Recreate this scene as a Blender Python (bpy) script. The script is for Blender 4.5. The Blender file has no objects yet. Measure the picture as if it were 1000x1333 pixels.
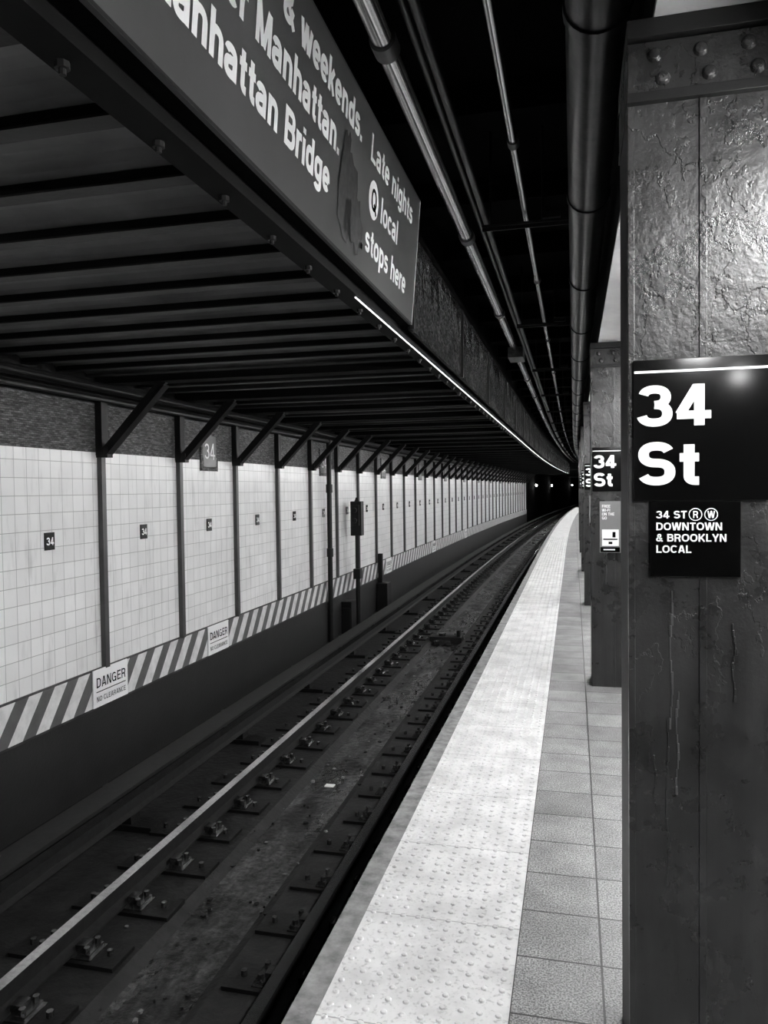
import bpy, math, random
from mathutils import Matrix, Vector
random.seed(7)
S=bpy.context.scene
S.view_settings.view_transform='Standard'
def cx(y): return 0.0005*max(0.0,y-20)**2

# ---------------- materials ----------------
def newmat(name):
    m=bpy.data.materials.new(name); m.use_nodes=True
    nt=m.node_tree; b=nt.nodes['Principled BSDF']
    return m,nt,b
def N(nt,t,**k):
    n=nt.nodes.new(t)
    for a,v in k.items(): setattr(n,a,v)
    return n
def g(v): return (v,v,v,1)
def pos(nt,sc=(1,1,1)):
    p=N(nt,'ShaderNodeNewGeometry'); m=N(nt,'ShaderNodeMapping'); m.inputs['Scale'].default_value=sc
    nt.links.new(p.outputs['Position'],m.inputs['Vector']); return m.outputs['Vector']
def noise_ramp(nt,vec,scale,p0,c0,p1,c1,detail=6,rough=.6):
    n=N(nt,'ShaderNodeTexNoise'); n.inputs['Scale'].default_value=scale; n.inputs['Detail'].default_value=detail; n.inputs['Roughness'].default_value=rough
    nt.links.new(vec,n.inputs['Vector'])
    r=N(nt,'ShaderNodeValToRGB'); r.color_ramp.elements[0].position=p0; r.color_ramp.elements[0].color=g(c0)
    r.color_ramp.elements[1].position=p1; r.color_ramp.elements[1].color=g(c1)
    nt.links.new(n.outputs['Fac'],r.inputs['Fac']); return r.outputs['Color'],n.outputs['Fac']
def mul(nt,a,b,fac=1.0):
    m=N(nt,'ShaderNodeMix',data_type='RGBA',blend_type='MULTIPLY'); m.inputs[0].default_value=fac
    nt.links.new(a,m.inputs[6]); nt.links.new(b,m.inputs[7])
    return m.outputs[2]
def bump(nt,b,h,st,dist=.01,prev=None):
    n=N(nt,'ShaderNodeBump'); n.inputs['Strength'].default_value=st; n.inputs['Distance'].default_value=dist
    nt.links.new(h,n.inputs['Height'])
    if prev: nt.links.new(prev,n.inputs['Normal'])
    nt.links.new(n.outputs['Normal'],b.inputs['Normal']); return n.outputs['Normal']
def paint(name,lo,hi,rough=.5,metal=0,scale=4,bs=0,bscale=40,vscale=(1,1,1),bd=.01,spec=None):
    m,nt,b=newmat(name); v=pos(nt,vscale)
    c,_=noise_ramp(nt,v,scale,.3,lo,.7,hi); nt.links.new(c,b.inputs['Base Color'])
    b.inputs['Roughness'].default_value=rough; b.inputs['Metallic'].default_value=metal
    if spec is not None: b.inputs['Specular IOR Level'].default_value=spec
    if bs:
        n=N(nt,'ShaderNodeTexNoise'); n.inputs['Scale'].default_value=bscale; n.inputs['Detail'].default_value=4
        nt.links.new(v,n.inputs['Vector']); bump(nt,b,n.outputs['Fac'],bs,bd)
    return m
def emis(name,st):
    m,nt,b=newmat(name); b.inputs['Base Color'].default_value=g(.9)
    b.inputs['Emission Color'].default_value=g(1); b.inputs['Emission Strength'].default_value=st; return m
def grid(nt,ax,w,h,mort,ox=0,oy=0,c1=.8,c2=.75,cm=.3,offset=0):
    p=N(nt,'ShaderNodeNewGeometry'); s=N(nt,'ShaderNodeSeparateXYZ'); nt.links.new(p.outputs['Position'],s.inputs[0])
    c=N(nt,'ShaderNodeCombineXYZ'); 
    a1=N(nt,'ShaderNodeMath',operation='ADD'); a1.inputs[1].default_value=ox
    a2=N(nt,'ShaderNodeMath',operation='ADD'); a2.inputs[1].default_value=oy
    nt.links.new(s.outputs[ax[0]],a1.inputs[0]); nt.links.new(s.outputs[ax[1]],a2.inputs[0])
    nt.links.new(a1.outputs[0],c.inputs[0]); nt.links.new(a2.outputs[0],c.inputs[1])
    t=N(nt,'ShaderNodeTexBrick'); t.offset=offset; t.squash=1
    t.inputs['Scale'].default_value=1; t.inputs['Brick Width'].default_value=w; t.inputs['Row Height'].default_value=h
    t.inputs['Mortar Size'].default_value=mort; t.inputs['Mortar Smooth'].default_value=.1
    t.inputs['Color1'].default_value=g(c1); t.inputs['Color2'].default_value=g(c2); t.inputs['Mortar'].default_value=g(cm)
    nt.links.new(c.outputs[0],t.inputs['Vector']); return t

def m_tile():
    m,nt,b=newmat('white_wall_tile'); t=grid(nt,'YZ',.1483,.1483,.0028,ox=.063,oy=0.0,c1=.92,c2=.85,cm=.45)
    c,_=noise_ramp(nt,pos(nt),1.3,.3,.88,.7,1.0); c2,_=noise_ramp(nt,pos(nt,(1,3,.5)),4,.25,.78,.45,1.0)
    col=mul(nt,mul(nt,t.outputs['Color'],c),c2)
    nt.links.new(col,b.inputs['Base Color']); b.inputs['Roughness'].default_value=.28
    inv=N(nt,'ShaderNodeMath',operation='SUBTRACT'); inv.inputs[0].default_value=1; nt.links.new(t.outputs['Fac'],inv.inputs[1])
    bump(nt,b,inv.outputs[0],.4,.003); return m
def m_stripe():
    m,nt,b=newmat('hazard_stripe_paint'); p=N(nt,'ShaderNodeNewGeometry'); s=N(nt,'ShaderNodeSeparateXYZ'); nt.links.new(p.outputs['Position'],s.inputs[0])
    k=N(nt,'ShaderNodeMath',operation='MULTIPLY_ADD'); k.inputs[1].default_value=-.75; nt.links.new(s.outputs['Z'],k.inputs[0]); nt.links.new(s.outputs['Y'],k.inputs[2])
    d=N(nt,'ShaderNodeMath',operation='DIVIDE'); d.inputs[1].default_value=.325; nt.links.new(k.outputs[0],d.inputs[0])
    f=N(nt,'ShaderNodeMath',operation='FRACT'); nt.links.new(d.outputs[0],f.inputs[0])
    r=N(nt,'ShaderNodeValToRGB'); r.color_ramp.interpolation='CONSTANT'
    r.color_ramp.elements[0].color=g(.10); r.color_ramp.elements[1].position=.48; r.color_ramp.elements[1].color=g(.75)
    nt.links.new(f.outputs[0],r.inputs['Fac'])
    c,_=noise_ramp(nt,pos(nt),9,.3,.75,.6,1.0); col=mul(nt,r.outputs['Color'],c)
    nt.links.new(col,b.inputs['Base Color']); b.inputs['Roughness'].default_value=.5; return m
def m_frieze():
    m,nt,b=newmat('mosaic_frieze'); t=grid(nt,'YZ',.045,.018,.002,c1=.32,c2=.09,cm=.06,offset=.5)
    c,_=noise_ramp(nt,pos(nt,(1,.6,4)),16,.38,.30,.62,1.1); col=mul(nt,t.outputs['Color'],c)
    nt.links.new(col,b.inputs['Base Color']); b.inputs['Roughness'].default_value=.4
    bump(nt,b,c,.9,.01); return m
def m_granite():
    m,nt,b=newmat('granite_floor_tile'); t=grid(nt,'XY',.29,.305,.004,ox=.204,oy=.05,c1=.44,c2=.30,cm=.04)
    c,_=noise_ramp(nt,pos(nt),150,.40,.28,.60,1.25,detail=3); c2,_=noise_ramp(nt,pos(nt),5,.3,.60,.7,1.05,detail=8)
    col=mul(nt,mul(nt,t.outputs['Color'],c),c2)
    nt.links.new(col,b.inputs['Base Color']); b.inputs['Roughness'].default_value=.5
    inv=N(nt,'ShaderNodeMath',operation='SUBTRACT'); inv.inputs[0].default_value=1; nt.links.new(t.outputs['Fac'],inv.inputs[1])
    bump(nt,b,inv.outputs[0],.4,.003); return m
def m_tactile():
    m,nt,b=newmat('tactile_paving'); t=grid(nt,'XY',.7,.61,.003,ox=.85,oy=.2,c1=.84,c2=.79,cm=.45)
    c,_=noise_ramp(nt,pos(nt),5,.25,.66,.6,1.0,detail=8); c2,_=noise_ramp(nt,pos(nt),60,.30,.62,.46,1.0)
    col=mul(nt,mul(nt,t.outputs['Color'],c),c2)
    nt.links.new(col,b.inputs['Base Color']); b.inputs['Roughness'].default_value=.5; return m
def m_column():
    m,nt,b=newmat('thick_gloss_paint'); v=pos(nt); vs=pos(nt,(14,14,1.2))
    c,_=noise_ramp(nt,v,5,.35,.011,.68,.026,detail=8) 
    c2,_=noise_ramp(nt,v,24,.30,.35,.38,1.0,detail=5); c3,_=noise_ramp(nt,vs,1.5,.35,.6,.65,1.15); col=mul(nt,mul(nt,c,c2),c3)
    nt.links.new(col,b.inputs['Base Color'])
    rr,_=noise_ramp(nt,v,7,.35,.20,.65,.48); nt.links.new(rr,b.inputs['Roughness'])
    s=N(nt,'ShaderNodeSeparateXYZ'); nt.links.new(v,s.inputs[0])
    mr=N(nt,'ShaderNodeMapRange'); mr.inputs['From Min'].default_value=1.0; mr.inputs['From Max'].default_value=2.0; mr.inputs['To Min'].default_value=.08; mr.inputs['To Max'].default_value=1
    nt.links.new(s.outputs['Z'],mr.inputs['Value'])
    n1=N(nt,'ShaderNodeTexNoise'); n1.inputs['Scale'].default_value=11; n1.inputs['Detail'].default_value=3; n1.inputs['Distortion'].default_value=.3; nt.links.new(v,n1.inputs['Vector'])
    n2=N(nt,'ShaderNodeTexNoise'); n2.inputs['Scale'].default_value=75; n2.inputs['Detail'].default_value=5; n2.inputs['Roughness'].default_value=.65; nt.links.new(v,n2.inputs['Vector'])
    st,_=noise_ramp(nt,pos(nt,(1,1,.6)),7,.50,0,.512,1,detail=6)
    def m2(x):
        q=N(nt,'ShaderNodeMath',operation='MULTIPLY'); nt.links.new(x,q.inputs[0]); nt.links.new(mr.outputs[0],q.inputs[1]); return q.outputs[0]
    p=bump(nt,b,m2(n1.outputs['Fac']),.3,.02); p=bump(nt,b,m2(st),.7,.005,p); bump(nt,b,m2(n2.outputs['Fac']),.5,.006,p); return m
def m_mud():
    m,nt,b=newmat('dirty_drain_concrete'); v=pos(nt,(1,.35,1))
    c,_=noise_ramp(nt,v,4,.44,.002,.70,.13,detail=12,rough=.75); c2,_=noise_ramp(nt,pos(nt),22,.38,.2,.6,1.15,detail=8)
    nt.links.new(mul(nt,c,c2),b.inputs['Base Color'])
    r,_=noise_ramp(nt,v,3,.4,.18,.6,.7); nt.links.new(r,b.inputs['Roughness'])
    n=N(nt,'ShaderNodeTexNoise'); n.inputs['Scale'].default_value=14; n.inputs['Detail'].default_value=9; nt.links.new(pos(nt),n.inputs['Vector']); bump(nt,b,n.outputs['Fac'],.8,.03); return m

TILE=m_tile(); STR=m_stripe(); FRZ=m_frieze(); GRAN=m_granite(); TAC=m_tactile(); COL=m_column(); MUD=m_mud()
PLINTH=paint('dark_wall_paint',.009,.017,.45,bs=.2,scale=3)
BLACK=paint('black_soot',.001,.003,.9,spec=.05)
SOOT=paint('sooty_concrete',.004,.010,.8,spec=.2)
CONC=paint('edge_concrete',.10,.34,.7,scale=12,bs=.3)
BED=paint('dirty_roadbed',.004,.016,.7,scale=7,bs=.5,bscale=18,bd=.02,spec=.3)
DECK=paint('deck_grey_paint',.07,.15,.45,scale=2.5)
DECKD=paint('deck_dark_paint',.008,.018,.6,scale=5)
STEEL=paint('dark_steel_paint',.004,.009,.5,bs=.1,spec=.3)
FLG=paint('sooty_flange',.002,.004,.8,spec=.1)
POST=paint('post_grey_paint',.04,.07,.4)
RAILTOP=paint('polished_rail',.4,.6,.22,1.0,scale=30)
RAILSIDE=paint('rusty_rail',.006,.018,.6,.3,scale=20)
TIE=paint('creosoted_timber',.0015,.005,.6,scale=15,bs=.4,spec=.3)
PLATE=paint('greasy_plate',.03,.12,.25,.7,scale=15)
CHROME=paint('galvanised_pipe',.55,.85,.22,1.0,scale=12,vscale=(1,.2,1))
BRIGHTP=paint('brightened_steel_pipe',.80,.95,.25,1.0,scale=12,vscale=(1,.2,1))  # colour lightened in place of the lamp light the drain pipe blocks
DPIPE=paint('dull_pipe',.05,.12,.4,1.0,scale=12,vscale=(1,.2,1))
DUCT=paint('painted_duct',.006,.035,.3,.6,scale=9,bs=.2,bscale=12)
SHINY=paint('glossy_fascia',.22,.42,.13,.9,scale=2,bs=.8,bscale=2.2,bd=.12,vscale=(1,.6,1))
SIGNBK=paint('black_enamel',.0015,.003,.09,spec=.35)
SIGNGR=paint('grey_sign_panel',.06,.10,.3,scale=1.2)
WHITE=paint('white_lettering',.88,.93,.4)
PEEL=paint('peeled_paint',.004,.04,.6,scale=22)
GREYP=paint('poster_grey',.14,.18,.4)
SOFF=paint('soffit_paint',.25,.36,.6)
TUBE=emis('fluorescent_tube',192)
BULB=emis('bulb_glow',60)
EDGE=emis('edge_glow',4)
LAMP=emis('tunnel_lamp_glow',60)

# ---------------- mesh builder ----------------
class B:
    def __init__(s): s.v=[];s.f=[];s.m=[];s.mats=[]
    def mi(s,m):
        if m not in s.mats: s.mats.append(m)
        return s.mats.index(m)
    def box(s,x0,x1,y0,y1,z0,z1,m,c=True):
        k=len(s.v); i=s.mi(m)
        for y in(y0,y1):
            o=cx((y0+y1)/2) if (c and y1-y0<2) else (cx(y) if c else 0)
            for x,z in((x0,z0),(x1,z0),(x1,z1),(x0,z1)): s.v.append((x+o,y,z))
        s.f+= [(k,k+1,k+2,k+3),(k+7,k+6,k+5,k+4),(k+4,k+5,k+1,k),(k+5,k+6,k+2,k+1),(k+6,k+7,k+3,k+2),(k+7,k+4,k,k+3)]
        s.m+=[i]*6
    def sweep(s,prof,y0,y1,mats,step=2.0,cap=True,closed=True):
        n=len(prof); ns=max(1,int(math.ceil((y1-y0)/step))); k=len(s.v)
        for j in range(ns+1):
            y=y0+(y1-y0)*j/ns; o=cx(y)
            for x,z in prof: s.v.append((x+o,y,z))
        ne=n if closed else n-1
        for j in range(ns):
            for e in range(ne):
                a=k+j*n+e; b2=k+j*n+(e+1)%n
                s.f.append((a,b2,b2+n,a+n)); mm=mats[e] if isinstance(mats,list) else mats; s.m.append(s.mi(mm))
        if cap and closed:
            mm=mats[0] if isinstance(mats,list) else mats
            s.f.append(tuple(k+n-1-e for e in range(n))); s.m.append(s.mi(mm))
            q=k+ns*n; s.f.append(tuple(q+e for e in range(n))); s.m.append(s.mi(mm))
    def pipe(s,x,z,r,y0,y1,m,seg=16,step=2.0):
        s.sweep([(x+r*math.cos(t*2*math.pi/seg),z+r*math.sin(t*2*math.pi/seg)) for t in range(seg)],y0,y1,m,step)
    def cyl(s,p0,p1,r,m,seg=10,r2=None):
        p0=Vector(p0);p1=Vector(p1); d=(p1-p0).normalized(); r2=r if r2 is None else r2
        a=d.orthogonal().normalized(); b2=d.cross(a); k=len(s.v); i=s.mi(m)
        for p,rr in((p0,r),(p1,r2)):
            for t in range(seg):
                q=p+a*rr*math.cos(t*2*math.pi/seg)+b2*rr*math.sin(t*2*math.pi/seg); s.v.append(tuple(q))
        for t in range(seg): s.f.append((k+t,k+(t+1)%seg,k+seg+(t+1)%seg,k+seg+t)); s.m.append(i)
        s.f.append(tuple(k+seg-1-t for t in range(seg))); s.f.append(tuple(k+seg+t for t in range(seg))); s.m+=[i,i]
    def dome(s,c,r,h,m,nrm='z',seg=8):
        k=len(s.v); i=s.mi(m)
        for rr,hh in((1,0),(.72,.7)):
            for t in range(seg):
                a=rr*r*math.cos(t*2*math.pi/seg); b2=rr*r*math.sin(t*2*math.pi/seg); hv=hh*h
                s.v.append({'z':(c[0]+a,c[1]+b2,c[2]+hv),'-y':(c[0]+a,c[1]-hv,c[2]+b2),'x':(c[0]+hv,c[1]+a,c[2]+b2)}[nrm])
        s.v.append({'z':(c[0],c[1],c[2]+h),'-y':(c[0],c[1]-h,c[2]),'x':(c[0]+h,c[1],c[2])}[nrm])
        for t in range(seg):
            s.f.append((k+t,k+(t+1)%seg,k+seg+(t+1)%seg,k+seg+t)); s.f.append((k+seg+t,k+seg+(t+1)%seg,k+2*seg)); s.m+=[i,i]
    def prism(s,p,q,w,h,m):
        p=Vector(p);q=Vector(q);d=(q-p).normalized(); n=Vector((-d.z,0,d.x))*h/2; y=Vector((0,w/2,0)); k=len(s.v); i=s.mi(m)
        for e in(p,q):
            for a,b2 in((-1,-1),(1,-1),(1,1),(-1,1)): s.v.append(tuple(e+y*a+n*b2))
        s.f+= [(k,k+1,k+2,k+3),(k+7,k+6,k+5,k+4),(k+4,k+5,k+1,k),(k+5,k+6,k+2,k+1),(k+6,k+7,k+3,k+2),(k+7,k+4,k,k+3)]; s.m+=[i]*6
    def obj(s,name,parent=None,smooth=False,bevel=0,recenter=True,fixn=True):
        me=bpy.data.meshes.new(name)
        xs=[[p[i] for p in s.v] for i in range(3)]
        c=Vector([(min(a)+max(a))/2 for a in xs]) if recenter and not parent else Vector((0,0,0))
        me.from_pydata([(p[0]-c.x,p[1]-c.y,p[2]-c.z) for p in s.v],[],s.f)
        for m in s.mats: me.materials.append(m)
        me.polygons.foreach_set('material_index',s.m)
        if fixn:
            import bmesh
            bm=bmesh.new(); bm.from_mesh(me); bmesh.ops.recalc_face_normals(bm,faces=bm.faces); bm.to_mesh(me); bm.free()
        if smooth:
            me.polygons.foreach_set('use_smooth',[True]*len(me.polygons))
            try: me.set_sharp_from_angle(angle=math.radians(40))
            except Exception: pass
        o=bpy.data.objects.new(name,me); o.location=c; S.collection.objects.link(o)
        if bevel:
            b=o.modifiers.new('bevel','BEVEL'); b.width=bevel; b.segments=2; b.limit_method='ANGLE'
        if parent: o.parent=parent
        return o
def empty(name,loc=(0,0,0),rot=None):
    o=bpy.data.objects.new(name,None); o.location=loc; S.collection.objects.link(o)
    if rot: o.rotation_euler=rot
    return o

# ---------- stroke lettering: grotesque sans, cap height = 1 ----------
h_=.095; T=1-h_; b_=h_; XH=.73; xt=XH-h_
def arc(x,y,rx,ry,a0,a1,n=None):
    n=n or max(4,int(abs(a1-a0)/12)); out=[]
    for i in range(n+1):
        a=math.radians(a0+(a1-a0)*i/n); c,s=math.cos(a),math.sin(a); e=2/2.35
        out.append((x+rx*math.copysign(abs(c)**e,c),y+ry*math.copysign(abs(s)**e,s)))
    return out
def bowl(x0,xr,yt,yb,rx=None):
    r=rx or (yt-yb)/2; return [(x0,yt)]+arc(xr-r,(yt+yb)/2,r,(yt-yb)/2,90,-90)+[(x0,yb)]
V=lambda x,y0=0,y1=1:[(x,y0),(x,y1)]
Hh=lambda x0,x1,y:[(x0,y),(x1,y)]
G={
'A':(.74,[[(.10,0),(.34,1)],[(.64,0),(.40,1)],Hh(.2,.54,.27)]),
'B':(.70,[V(h_+.03),bowl(.1,.58,T,.53),bowl(.1,.61,.53,b_)]),
'C':(.74,[arc(.38,.5,.28,.5-h_,40,320)]),
'D':(.74,[V(h_+.03),bowl(.1,.64,T,b_,.3)]),
'E':(.66,[V(h_+.03),Hh(.12,.62,T),Hh(.12,.57,.51),Hh(.12,.63,b_)]),
'F':(.62,[V(h_+.03),Hh(.12,.60,T),Hh(.12,.53,.49)]),
'G':(.78,[arc(.38,.5,.28,.5-h_,40,330),Hh(.40,.70,.45),V(.64,0,.5)]),
'H':(.74,[V(.12),V(.62),Hh(.12,.62,.52)]),
'I':(.28,[V(.14)]),
'K':(.72,[V(.12),[(.14,.32),(.62,1)],[(.27,.56),(.64,0)]]),
'L':(.60,[V(.12),Hh(.12,.58,b_)]),
'M':(.88,[V(.12),V(.76),[(.16,1),(.42,.05)],[(.72,1),(.46,.05)]]),
'N':(.74,[V(.12),V(.62),[(.15,.98),(.59,.02)]]),
'O':(.80,[arc(.40,.5,.30,.5-h_,0,360)]),
'Q':(.80,[arc(.40,.5,.30,.5-h_,0,360),[(.42,.34),(.80,-.06)]]),
'R':(.72,[V(.12),bowl(.1,.60,T,.47),[(.46,.47),(.55,.30),(.60,0)]]),
'S':(.70,[arc(.35,.71,.235,.195,22,270)+arc(.35,.305,.25,.21,90,-158)]),
'T':(.64,[Hh(.02,.62,T),V(.32)]),
'W':(1.0,[[(.08,1),(.26,0)],[(.31,0),(.48,1)],[(.52,1),(.69,0)],[(.74,0),(.92,1)]]),
'Y':(.68,[[(.07,1),(.34,.42)],[(.61,1),(.34,.42)],V(.34,0,.5)]),
'&':(.74,[[(.68,0),(.25,.58)]+arc(.35,.76,.135,.15,190,-15)+[(.46,.62),(.2,.44)]+arc(.30,.27,.20,.175,150,330)+[(.6,.46)]]),
'-':(.36,[Hh(.04,.32,.38)]),
'.':(.26,[V(.13,0,.2)]),
'3':(.68,[arc(.33,.715,.215,.19,165,-90),arc(.33,.31,.245,.215,90,-168)]),
'4':(.70,[V(.45),Hh(.03,.67,.26),[(.42,.96),(.09,.28)]]),
'a':(.58,[arc(.26,.47,.19,xt-.47,165,0)+[(.45,.0)],[(.45,.42),(.25,.385)]+arc(.22,.225,.145,.14,95,270)+arc(.27,.245,.18,.16,-90,0)]),
'c':(.56,[arc(.30,.365,.21,.27,45,315)]),
'd':(.62,[V(.49),arc(.29,.365,.20,.27,0,360)]),
'e':(.58,[Hh(.09,.49,.355),[(.495,.33)]+arc(.29,.365,.205,.27,0,318)]),
'g':(.62,[[(.49,XH),(.49,.0)]+arc(.29,-.02,.20,.13,0,-160),arc(.29,.385,.20,.25,0,360)]),
'h':(.62,[V(.12),[(.12,.35)]+arc(.31,.44,.185,xt-.44,180,0)+[(.495,0)]]),
'i':(.25,[V(.125,0,XH),V(.125,.84,1)]),
'k':(.58,[V(.12),[(.14,.26),(.48,XH)],[(.25,.42),(.50,0)]]),
'l':(.25,[V(.125)]),
'n':(.62,[V(.12,0,XH),[(.12,.35)]+arc(.31,.44,.185,xt-.44,180,0)+[(.495,0)]]),
'o':(.60,[arc(.30,.365,.21,.27,0,360)]),
'p':(.62,[V(.12,-.25,XH),arc(.33,.365,.20,.27,0,360)]),
'r':(.40,[V(.12,0,XH),[(.12,.3)]+arc(.34,.40,.21,xt-.40,180,95)+[(.40,xt)]]),
's':(.54,[arc(.27,.505,.165,xt-.505,22,270)+arc(.27,.235,.18,.14,90,-158)]),
't':(.40,[[(.20,.93),(.20,.22)]+arc(.32,.21,.12,.115,180,270)+[(.38,.095)],Hh(.03,.38,xt)]),
'v':(.56,[[(.07,XH),(.26,0)],[(.49,XH),(.30,0)]]),
'w':(.82,[[(.07,XH),(.22,0)],[(.26,0),(.40,XH)],[(.42,XH),(.56,0)],[(.60,0),(.75,XH)]]),
' ':(.30,[]),
}
def ribbon(path,hw):
    p=[path[0]]
    for q in path[1:]:
        if (q[0]-p[-1][0])**2+(q[1]-p[-1][1])**2>1e-7: p.append(q)
    closed=(p[0][0]-p[-1][0])**2+(p[0][1]-p[-1][1])**2<1e-6 and len(p)>4
    if closed: p=p[:-1]
    n=len(p); out=[]
    def seg(a,b2):
        d=(b2[0]-a[0],b2[1]-a[1]); l=math.hypot(*d); return (d[0]/l,d[1]/l)
    for i in range(n):
        if closed: d1=seg(p[i-1],p[i]); d2=seg(p[i],p[(i+1)%n])
        else:
            d1=seg(p[i-1],p[i]) if i>0 else seg(p[0],p[1]); d2=seg(p[i],p[i+1]) if i<n-1 else d1
        n1=(-d1[1],d1[0]); n2=(-d2[1],d2[0]); mx=(n1[0]+n2[0],n1[1]+n2[1]); l=math.hypot(*mx) or 1; mx=(mx[0]/l,mx[1]/l)
        k=hw/max(.6,mx[0]*n1[0]+mx[1]*n1[1]); out.append(((p[i][0]+mx[0]*k,p[i][1]+mx[1]*k),(p[i][0]-mx[0]*k,p[i][1]-mx[1]*k)))
    return out,closed
def text(body,name,parent,x,y,cap,m,hw=.095,align='LEFT',z=.003,sx=1.0,track=.045):
    W_=sum(G[c][0]+track for c in body)-track; x0=0 if align=='LEFT' else (-W_ if align=='RIGHT' else -W_/2)
    vs=[];fs=[]; pen=x0; lay=0
    for c in body:
        w,paths=G[c]
        for p in paths:
            r,cl=ribbon(p,hw); k=len(vs); lay+=1; dz=(lay%3)*.00006
            for a,b2 in r: vs.append(((a[0]+pen)*cap*sx,a[1]*cap,dz)); vs.append(((b2[0]+pen)*cap*sx,b2[1]*cap,dz))
            n=len(r)
            for i in range(n if cl else n-1):
                j=(i+1)%n; fs.append((k+2*i+1,k+2*j+1,k+2*j,k+2*i))
        pen+=w+track
    me=bpy.data.meshes.new(name); me.from_pydata(vs,[],fs); me.materials.append(m)
    o=bpy.data.objects.new(name,me); S.collection.objects.link(o); o.parent=parent; o.location=(x,y,z); return o
def flat(name,parent,pts,m,z=.002):
    me=bpy.data.meshes.new(name); me.from_pydata([(p[0],p[1],z) for p in pts],[],[tuple(range(len(pts)))]); me.materials.append(m)
    o=bpy.data.objects.new(name,me); S.collection.objects.link(o); o.parent=parent; return o
def disc(name,parent,x,y,r,m,z=.002,n=32): return flat(name,parent,[(x+r*math.cos(t*2*math.pi/n),y+r*math.sin(t*2*math.pi/n)) for t in range(n)],m,z)
def rect(name,parent,x0,x1,y0,y1,m,z=.002): return flat(name,parent,[(x0,y0),(x1,y0),(x1,y1),(x0,y1)],m,z)
def board(name,loc,rot,x0,x1,y0,y1,th,m,bevel=.001):
    b=B(); b.v=[(x,y,z) for z in(-th,0) for x,y in((x0,y0),(x1,y0),(x1,y1),(x0,y1))]
    b.f=[(3,2,1,0),(4,5,6,7),(0,1,5,4),(1,2,6,5),(2,3,7,6),(3,0,4,7)]; b.mi(m); b.m=[0]*6
    o=b.obj(name,recenter=False,bevel=bevel); o.location=loc; o.rotation_euler=rot; return o
RY=(math.radians(90),0,0)
RX=(math.radians(90),0,math.radians(90))

YE=60.0
WX=-4.36; EX=-.887
# ---------------- platform ----------------
b=B()
b.sweep([(EX,-.12),(EX,0),(-.795,0),(-.795,-.12)],-5,64,CONC)
b.sweep([(-.204,-.10),(-.204,0),(4.0,0),(4.0,-.10)],-5,64,GRAN)
b.sweep([(EX+.02,-1.35),(EX+.02,-.12),(4.0,-.12),(4.0,-1.35)],-5,64,SOOT)
b.obj('floor')
b=B(); b.sweep([(-.795,-.10),(-.795,.004),(-.204,.004),(-.204,-.10)],-5,64,TAC)
y=1.2
while y<26:
    for i in range(10): b.dome((-.795+.0295+i*.059+cx(y),y,.003),.0125,.0085,TAC,seg=6 if y>6 else 8)
    y+=.061
b.obj('tactile_warning_strip',smooth=True)

# ---------------- track bed ----------------
b=B()
b.sweep([(WX,-1.35),(WX,-1.10),(-3.98,-1.10),(-3.98,-1.18),(-2.62,-1.18),(-2.54,-1.225),(-2.08,-1.225),(-2.0,-1.18),(EX+.02,-1.18),(EX+.02,-1.35)],-5,140,[SOOT,SOOT,SOOT,BED,BED,MUD,BED,BED,SOOT,SOOT])
b.obj('track_bed')
def rail(xc,name):
    b=B(); z=-1.0
    pr=[(-.035,0),(.035,0),(.036,-.035),(.009,-.048),(.009,-.115),(.07,-.132),(.07,-.145),(-.07,-.145),(-.07,-.132),(-.009,-.115),(-.009,-.048),(-.036,-.035)]
    b.sweep([(xc+x,z+h) for x,h in pr],-5,140,[RAILTOP]+[RAILSIDE]*11,cap=True)
    return b.obj(name)
rail(-3.02,'running_rail'); rail(-1.585,'running_rail')
b=B()
y=-1.0
while y<75:
    for xc in(-3.02,-1.585):
        jx=random.uniform(-.05,.05)
        b.box(xc-.36+jx,xc+.36+jx,y-.12,y+.12,-1.20,-1.155,TIE)
        b.box(xc-.20,xc+.20,y-.09,y+.09,-1.155,-1.146,PLATE)
        for sx in(-1,1):
            b.box(xc+sx*.10-.035,xc+sx*.10+.035,y-.04,y+.04,-1.15,-1.095,PLATE)
            b.box(xc+sx*.155-.03,xc+sx*.155+.03,y-.075,y+.075,-1.15,-1.125,PLATE)
            if y<30:
                for dy in(-.055,.055):
                    b.cyl((xc+sx*.155+cx(y),y+dy,-1.13),(xc+sx*.155+cx(y),y+dy,-1.09),.019,PLATE,6)
                b.cyl((xc+sx*.27+jx+cx(y),y,-1.16),(xc+sx*.27+jx+cx(y),y,-1.12),.02,PLATE,6)
    y+=.56
b.obj('rail_tie_row',bevel=0)
b=B(); xc=-3.68
b.sweep([(xc-.05,-.94),(xc+.05,-.94),(xc+.05,-.97),(xc+.015,-.98),(xc+.015,-1.05),(xc+.06,-1.07),(xc-.06,-1.07),(xc-.015,-1.05),(xc-.015,-.98),(xc-.05,-.97)],-5,120,[PLATE]+[RAILSIDE]*9)
b.sweep([(xc-.19,-.86),(xc-.19,-.83),(xc+.08,-.81),(xc+.08,-.84)],-5,120,RAILSIDE)
y=-1
while y<70:
    b.box(xc-.09,xc+.07,y-.07,y+.07,-1.18,-1.07,TIE); b.box(xc-.22,xc-.17,y-.04,y+.04,-1.10,-.84,STEEL); b.box(xc-.30,xc+.27,y-.1,y+.1,-1.185,-1.13,TIE)
    y+=2.24
b.obj('third_rail')
b=B(); b.pipe(-4.08,-1.06,.04,-5,100,RAILSIDE,10); b.obj('trackside_cable')
b=B(); b.sweep([(-1.14,-1.18),(-1.14,-1.06),(-1.06,-1.06),(-1.06,-1.18)],-5,100,RAILSIDE); b.obj('cable_duct')
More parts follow.
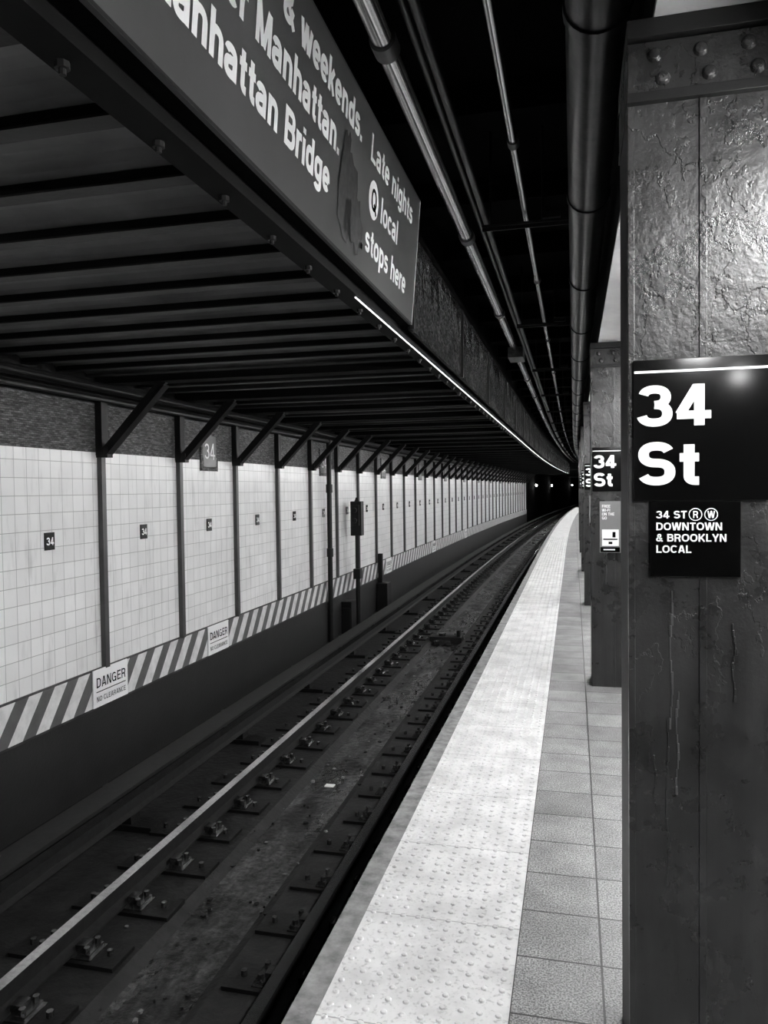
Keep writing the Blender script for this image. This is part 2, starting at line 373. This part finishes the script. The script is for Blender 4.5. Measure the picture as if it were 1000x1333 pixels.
b=B(); b.box(-2.62,-2.02,14.0,14.28,-1.225,-1.10,STEEL); b.box(-2.5,-2.2,13.8,14.5,-1.225,-1.14,PLATE); b.box(-2.12,-2.06,14.05,14.2,-1.12,-.98,STEEL)
b.cyl((-2.4,14.14,-1.11),(-2.4,14.14,-1.05),.07,PLATE,12); b.obj('train_stop',bevel=.01)

# ---------------- left wall ----------------
b=B()
b.sweep([(WX-.3,-1.35),(WX+.05,-1.35),(WX+.05,-.36),(WX+.03,-.35),(WX+.03,-.01),(WX,0),(WX,2.03),(WX,2.49),(WX,3.0),(WX-.3,3.0)],-5,YE,
  [SOOT,PLINTH,PLINTH,STR,PLINTH,TILE,FRZ,SOOT,SOOT,SOOT])
b.obj('wall_left')
P0=6.42; SP=1.483
b=B(); br=B()
k=-3
while P0+SP*k<YE:
    y=P0+SP*k; o=cx(y)
    b.box(WX,WX+.05,y-.032,y+.032,-.01,2.03,POST)
    b.box(WX,WX+.07,y-.05,y+.05,2.0,2.5,STEEL)
    if k>=0:
        br.box(WX,WX+.12,y-.045,y+.045,1.98,2.08,STEEL)
        br.prism((WX+.06+o,y,2.02),(WX+.70+o,y,2.68),.05,.075,STEEL)
        br.prism((WX+.10+o,y,2.0),(WX+.72+o,y,2.63),.10,.012,STEEL)
    k+=1
b.obj('wall_post_row'); br.obj('canopy_brace_row')
b=B(); b.pipe(WX+.12,2.62,.045,-2,YE,STEEL,12); b.pipe(WX+.10,2.52,.025,-2,YE,DPIPE,10); b.pipe(WX+.22,2.60,.02,-2,YE,STEEL,8); b.obj('wall_conduit')
k=-1
while P0+SP*(k+.5)<YE-1:
    y=P0+SP*(k+.5); o=cx(y)
    p=board('number_plaque',(WX+.012+o,y,1.24),RX,-.062,.062,-.075,.075,.012,SIGNBK)
    if k<14: text('34',"digits",p,0,-.034,.068,WHITE,.09,'CENTER')
    k+=1
k=1
while P0+SP*(k+.5)<YE-1:
    y=P0+SP*(k+.5)+.02; o=cx(y)
    p=board('mosaic_tablet',(WX+.02+o,y,2.12),RX,-.22,.22,-.22,.26,.02,FRZ)
    rect('panel',p,-.17,.17,-.17,.21,GREYP)
    if k<10: text('34','digits',p,0,-.08,.2,WHITE,.06,'CENTER',z=.004)
    k+=3
for y in(6.47,8.77,17.9,24.0,31.0):
    p=board('danger_sign',(WX+.045+cx(y),y,-.18),RX,-.28,.28,-.17,.18,.012,WHITE)
    text('DANGER','word_danger',p,0,.01,.095,SIGNBK,.06,'CENTER',sx=1.1)
    rect('rule',p,-.24,.24,-.032,-.024,SIGNBK)
    text('NO CLEARANCE','word_clearance',p,0,-.12,.05,SIGNBK,.055,'CENTER',sx=1.1)
e=empty('railway_signal',(-4.13,14.5,-1.10))
b=B()
b.cyl((0,0,0),(0,0,2.1),.045,STEEL,12); b.box(-.11,.11,-.10,.10,1.85,2.52,STEEL,c=False); b.box(-.08,.08,-.16,-.10,2.05,2.45,STEEL,c=False)
for z in(2.35,2.15):b.cyl((0,-.16,z),(0,-.24,z),.05,STEEL,14)
b.box(-.10,.10,-.12,.12,0,.06,STEEL,c=False); b.box(-.07,.07,-.09,.09,1.0,1.2,STEEL,c=False); b.cyl((0,0,2.5),(0,0,2.6),.06,STEEL,12,.02)
b.box(-.2,.02,-.55,-.2,0,.62,STEEL,c=False); b.box(-.18,.0,-.56,-.54,.1,.5,STEEL,c=False)
b.obj('signal_body',parent=e,bevel=.008)
b=B(); y=13.15; b.cyl((-4.26,y,-.35),(-4.26,y,2.55),.045,STEEL,12); b.cyl((-4.26,y,.45),(-4.26,y,.6),.06,STEEL,12); b.cyl((-4.26,y,1.6),(-4.26,y,1.75),.06,STEEL,12); b.cyl((-4.26,y,-1.1),(-4.26,y,-.35),.045,STEEL,12); b.obj('standpipe')
b=B(); b.box(-4.3,-4.20,16.75,16.85,-1.1,.2,STEEL); b.box(-4.3,-4.05,16.6,17.0,-1.1,-.45,STEEL); b.obj('relay_cabinet',bevel=.01)

# ---------------- canopy ----------------
CB=2.70
b=B()
BP=.43; y=1.97-BP*14
while y<6.1:
    i=b.mi(DECK); n=8; k=len(b.v)
    for j in range(n+1):
        u=j/n; yy=y+BP*u; zz=CB+.04+.055*math.sin(math.pi*u)**.7
        b.v.append((WX-.1,yy,zz)); b.v.append((-1.19,yy,zz))
    for j in range(n): b.f.append((k+2*j,k+2*j+1,k+2*j+3,k+2*j+2)); b.m.append(i)
    b.box(WX+.02,-1.19,y-.026,y+.026,CB+.012,CB+.05,FLG)
    b.box(WX+.02,-1.19,y-.038,y+.038,CB+.004,CB+.012,STEEL)
    y+=BP
b.sweep([(WX-.2,2.90),(-1.2,2.90),(-1.2,2.96),(WX-.2,2.96)],-5,6.3,DECKD)
b.sweep([(WX-.2,2.84),(-1.2,2.84),(-1.2,2.90),(WX-.2,2.90)],6.3,YE,DECKD)
while y<YE:
    b.box(WX+.02,-1.19,y-.012,y+.012,CB+.03,2.85,DECKD)
    b.box(WX+.02,-1.19,y-.05,y+.05,CB+.02,CB+.035,DECKD)
    y+=.43
k=0
while P0+SP*k<YE:
    y=P0+SP*k; b.box(WX+.02,-1.19,y-.05,y+.05,CB-.03,2.84,FLG); b.box(WX+.02,-1.19,y-.09,y+.09,CB-.04,CB-.03,FLG); k+=1
b.obj('canopy_deck',fixn=False)
b=B()
b.sweep([(-1.20,CB-.04),(-1.09,CB-.04),(-1.09,CB-.025),(-1.18,CB-.025),(-1.18,2.86),(-1.20,2.86)],-5,YE,FLG)
b.sweep([(-1.22,2.80),(-1.10,2.80),(-1.10,2.83),(-1.22,2.83)],-5,YE,FLG)
y=2.03-.43*12
while y<30:
    b.cyl((-1.16+cx(y),y,CB-.056),(-1.16+cx(y),y,CB-.038),.018,STEEL,8); b.cyl((-1.16+cx(y),y,CB-.07),(-1.16+cx(y),y,CB-.05),.009,STEEL,8); y+=.43
b.obj('canopy_edge_beam')
b=B(); b.sweep([(-1.115,2.76),(-1.09,2.76),(-1.075,3.43),(-1.10,3.43)],5.27,YE,SHINY,step=1.2)
y=5.27
while y<YE: b.box(-1.10,-1.068,y-.015,y+.015,2.76,3.43,STEEL); y+=2.44
b.obj('fascia_panel_row')
b=B(); b.pipe(-1.105,CB-.044,.0032,3.9,YE-2,EDGE,8); b.obj('edge_glow_strip')  # thin emissive line drawn along the canopy edge

# ---------------- ceiling over track gap, girder, platform ceiling ----------------
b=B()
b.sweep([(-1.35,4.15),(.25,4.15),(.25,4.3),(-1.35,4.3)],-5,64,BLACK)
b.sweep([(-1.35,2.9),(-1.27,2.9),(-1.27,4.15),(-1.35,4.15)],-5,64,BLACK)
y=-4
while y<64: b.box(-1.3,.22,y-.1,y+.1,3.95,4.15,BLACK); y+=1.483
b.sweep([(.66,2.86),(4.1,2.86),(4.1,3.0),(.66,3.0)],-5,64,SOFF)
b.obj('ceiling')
b=B()
b.sweep([(.20,2.82),(.66,2.82),(.66,2.84),(.20,2.84)],-5,64,SOFF)
b.sweep([(.215,2.84),(.24,2.84),(.24,4.15),(.215,4.15)],-5,64,BLACK)
b.sweep([(.62,2.84),(.64,2.84),(.64,4.15),(.62,4.15)],-5,64,BLACK)
b.obj('ceiling_girder')
b=B(); b.sweep([(4.0,-.1),(4.15,-.1),(4.15,3.0),(4.0,3.0)],-5,64,TILE); b.obj('wall_right')
b=B(); b.box(-4.7,4.2,-5.2,-5.0,-1.35,4.3,SOOT,c=False); b.obj('wall_back')

# pipes
b=B(); b.pipe(-.775,3.55,.047,-4,62,CHROME,20)
y=.6
while y<60: b.pipe(-.775,3.55,.058,y,y+.10,DPIPE,20,step=1); y+=2.6
b.box(-.86,-.66,10.6,11.05,3.42,3.56,DPIPE); b.obj('conduit_pipe',smooth=True)
b=B(); b.pipe(-.60,3.56,.022,-4,62,DPIPE,12); b.pipe(-.66,3.60,.018,-4,62,DPIPE,12); b.obj('small_conduit_pipe',smooth=True)
b=B(); b.pipe(-.315,3.55,.024,-4,62,BRIGHTP,14)
y=1.4
while y<60: b.pipe(-.315,3.55,.032,y,y+.07,DPIPE,14,step=1); y+=2.9
b.obj('sprinkler_pipe',smooth=True)
b=B(); b.pipe(.08,3.15,.10,-4,62,DUCT,24)
y=.9
while y<60: b.pipe(.08,3.15,.108,y,y+.05,DUCT,24,step=1); y+=1.6
b.obj('drain_pipe',smooth=True)
b=B(); y=5.5
while y<60:
    o=cx(y)
    b.box(-.62,.19,y-.025,y+.025,3.485,3.50,STEEL); b.box(-.62,.19,y-.004,y+.004,3.46,3.50,STEEL)
    for x in(-.56,-.2): b.cyl((x+o,y,3.49),(x+o,y,4.15),.008,STEEL,6)
    b.box(-.2,-.08,y-.06,y+.06,3.50,3.54,STEEL)
    y+=3.4
b.obj('pipe_hanger_row')

# ---------------- service sign ----------------
tilt=math.atan2(.07,.83)
sg=board('service_notice_sign',(0,0,0),(0,0,0),-1.5,5.2,0,.835,.02,SIGNGR)
up=Vector((math.sin(tilt),0,math.cos(tilt))); rt=Vector((0,1,0)); nr=rt.cross(up)
M=Matrix((rt,up,nr)).transposed().to_4x4(); M.translation=Vector((-1.075,0,2.775)); sg.matrix_world=M
rect('rim_bottom',sg,-1.5,5.2,0,.012,STEEL); rect('rim_end',sg,5.188,5.2,0,.835,WHITE); rect('rim_top',sg,-1.5,5.2,.823,.835,POST)
text('& weekends.','line_weekends',sg,3.76,.610,.144,WHITE,.098,'RIGHT',sx=1.12)
text('over Manhattan.','line_manhattan',sg,3.42,.405,.144,WHITE,.098,'RIGHT',sx=1.12)
text('Manhattan Bridge','line_bridge',sg,3.31,.19,.144,WHITE,.098,'RIGHT',sx=1.12)
text('Late nights','line_late',sg,3.93,.60,.140,WHITE,.085,sx=1.26)
disc('route_bullet',sg,4.05,.43,.100,WHITE); text('Q','route_letter',sg,4.05,.37,.12,SIGNBK,.08,'CENTER',z=.004,sx=1.15)
text('local','line_local',sg,4.20,.365,.140,WHITE,.085,sx=1.26)
text('stops here','line_stops',sg,3.93,.135,.140,WHITE,.085,sx=1.26)
for n,(x0,y0,rx,ry,m_) in enumerate([(3.58,.30,.17,.22,PEEL),(3.74,.22,.12,.16,PEEL),(3.52,.42,.07,.18,PEEL),(3.6,.2,.06,.1,STEEL),(3.86,.13,.02,.02,SIGNBK)]):
    pts=[]
    for t in range(18):
        a=t*2*math.pi/18; q=random.uniform(.6,1.1); pts.append((x0+rx*q*math.cos(a),y0+ry*q*math.sin(a)))
    flat('peeled_patch_%d'%(n+1),sg,pts,m_,z=.005+.0006*n)

# ---------------- columns ----------------
CXL=.142; W=.37
def column(y):
    o=cx(y); x0=CXL+o; x1=x0+W
    b=B()
    def bx(a,c2,d,e,f,h,m=COL): b.box(a,c2,d,e,f,h,m,c=False)
    bx(x0+.004,x1-.004,y+.012,y+.36,0,2.82)
    bx(x0-.002,x0+.01,y+.016,y+.362,0,2.62,STEEL)  # thin dark sheet that darkens the column's left face
    bx(x0,x0+.175,y,y+.014,0,2.82)
    bx(x0+.18,x1,y+.002,y+.014,0,2.82)
    bx(x0+.168,x0+.186,y-.004,y+.01,0,2.62)
    bx(x0-.004,x0+.012,y-.002,y+.03,0,2.62)
    bx(x0-.004,x1+.006,y-.012,y+.37,2.645,2.77)
    bx(x0-.006,x1+.01,y-.020,y+.37,2.62,2.645,STEEL)
    bx(x0-.006,x1+.03,y-.03,y+.37,2.775,2.82,STEEL)
    for x in(.06,.17,.28): b.dome((x0+x,y-.012,2.735),.019,.014,COL,'-y',10); b.dome((x0+x+.02,y-.012,2.675),.019,.014,COL,'-y',10)
    for (rx,z1,z0) in((.10,1.38,1.02),(.115,1.12,.85),(.09,1.05,.6),(.25,1.3,1.1),(.06,.95,.8)):
        n=12
        for j in range(n):
            za=z1+(z0-z1)*j/n; zb=z1+(z0-z1)*(j+1)/n; w=.0022+.001*math.sin(j*1.3+rx*50); q=x0+rx+.003*math.sin(j*.9+rx*70)
            b.box(q-w,q+w,y-.0025,y+.002,zb,za,POST if rx in(.10,.115) else COL,c=False)
    return b.obj('steel_column',bevel=.003,smooth=True)
def name_sign(y,detail=True):
    o=cx(y)
    s=board('station_name_sign',(.149+o,y-.012,0),RY,0,.322,1.612,1.972,.008,SIGNBK)
    rect('rule',s,.003,.319,1.938,1.944,WHITE)
    text('34','number',s,.010,1.802,.104,WHITE,.098,sx=1.22)
    text('St','word',s,.010,1.652,.110,WHITE,.098,sx=1.20)
    return s
ys=[2.09+4.45*k for k in range(-1,14)]
for y in ys:
    column(y)
    if y>0 and y<30: name_sign(y)
s=board('platform_direction_sign',(.19,2.09-.012,0),RY,0,.216,1.418,1.610,.008,SIGNBK)
text('34 ST','line_street',s,.014,1.567,.0195,WHITE,.085,sx=1.2)
for xx,ch in((.109,'R'),(.146,'W')):
    disc('route_bullet',s,xx,1.577,.0162,WHITE); disc('route_bullet_inner',s,xx,1.577,.0140,SIGNBK,z=.0026); text(ch,'route_letter',s,xx,1.568,.018,WHITE,.085,'CENTER',z=.0032)
text('DOWNTOWN','line_downtown',s,.014,1.537,.0195,WHITE,.085,sx=1.2)
text('& BROOKLYN','line_brooklyn',s,.014,1.508,.0195,WHITE,.085,sx=1.2)
text('LOCAL','line_local',s,.014,1.479,.0195,WHITE,.085,sx=1.2)
for y in(2.09+4.45,2.09+8.9):
    o=cx(y); s=board('wifi_poster',(.205+o,y-.012,0),RY,0,.165,1.11,1.53,.006,GREYP)
    for i,t in enumerate(('FREE','WI-FI','ON THE','GO')): text(t,'line_%d'%(i+1),s,.018,1.478-i*.032,.024,WHITE,.08)
    rect('phone_panel',s,.018,.150,1.165,1.30,WHITE); rect('phone_screen',s,.028,.14,1.215,1.225,SIGNBK,z=.003)
    rect('phone_detail',s,.10,.125,1.235,1.28,SIGNBK,z=.003); rect('phone_button',s,.07,.10,1.18,1.20,SIGNBK,z=.003); rect('caption_band',s,.006,.159,1.115,1.155,SIGNBK,z=.003); rect('caption',s,.03,.12,1.130,1.140,WHITE,z=.004)

# ---------------- platform lights ----------------
y=-1.1
while y<62:
    o=cx(y); b=B()
    b.box(.67,.83,y,y+1.5,2.50,2.56,SOFF)
    for yy in(y+.3,y+1.2): b.cyl((.75+o,yy,2.56),(.75+o,yy,2.86),.01,STEEL,8)
    for x in(.71,.79): b.pipe(x,2.475,.016,y+.03,y+1.47,TUBE,8)
    b.obj('fluorescent_light'); y+=2.225
b=B()
b.cyl((1.2,-2.05,2.86),(1.2,-2.05,2.55),.012,STEEL,8); b.cyl((1.2,-2.05,2.56),(1.2,-2.05,2.50),.05,STEEL,14)
b.cyl((1.2,-2.05,2.50),(1.2,-2.05,2.46),.035,BULB,14,.055); b.cyl((1.2,-2.05,2.46),(1.2,-2.05,2.42),.055,BULB,14,.03); b.obj('pendant_lamp')

# ---------------- tunnel beyond ----------------
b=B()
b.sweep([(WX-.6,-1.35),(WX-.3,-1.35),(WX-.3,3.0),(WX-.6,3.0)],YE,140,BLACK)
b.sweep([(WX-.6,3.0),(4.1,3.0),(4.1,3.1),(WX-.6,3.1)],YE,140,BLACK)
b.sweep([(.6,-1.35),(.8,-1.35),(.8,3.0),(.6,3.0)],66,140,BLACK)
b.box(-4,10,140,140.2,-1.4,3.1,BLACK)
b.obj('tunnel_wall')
for y,x,z in((70,-4.55,1.85),(86,-4.55,1.85),(112,-4.5,1.95),(78,-.2,2.3)):
    b=B(); b.cyl((x+cx(y),y,z),(x+.12+cx(y),y,z),.09,LAMP,12); b.cyl((x-.1+cx(y),y,z),(x+cx(y),y,z),.11,STEEL,12); b.obj('tunnel_lamp')
b=B()
for i in range(260):
    y=random.uniform(1.5,18); x=random.uniform(-3.3,-1.3) if i%3==0 else random.uniform(-2.6,-2.0); z=-1.178 if not -2.58<x<-2.04 else -1.222
    r=random.uniform(.006,.024); a=random.uniform(0,3)
    k=len(b.v); mi=b.mi(random.choice([GREYP,BED,BED,SOOT,MUD])); n=5
    for hh in(0,random.uniform(.004,.02)):
        for t in range(n):
            q=r*random.uniform(.6,1.2); b.v.append((x+q*math.cos(a+t*2*math.pi/n),y+q*math.sin(a+t*2*math.pi/n),z+hh))
    for t in range(n): b.f.append((k+t,k+(t+1)%n,k+n+(t+1)%n,k+n+t)); b.m.append(mi)
    b.f.append(tuple(k+n+t for t in range(n))); b.m.append(mi)
b.box(-2.36,-2.27,7.0,7.07,-1.225,-1.218,WHITE); b.obj('track_litter')

# world + camera
w=bpy.data.worlds.new('World'); S.world=w; w.use_nodes=True; w.node_tree.nodes['Background'].inputs[0].default_value=g(.002)
c=bpy.data.cameras.new('camera'); cam=bpy.data.objects.new('camera',c); S.collection.objects.link(cam); S.camera=cam
c.sensor_fit='HORIZONTAL'; c.sensor_width=36; c.lens=36; c.clip_start=.02
r=.012
Yc=Vector((.247,.0325,-1)).normalized(); Zc=Vector((1,r,0)).cross(Yc).normalized(); Xc=Yc.cross(Zc)
M=Matrix((Xc,Yc,Zc)).to_4x4(); M.translation=Vector((0,0,1.65)); cam.matrix_world=M
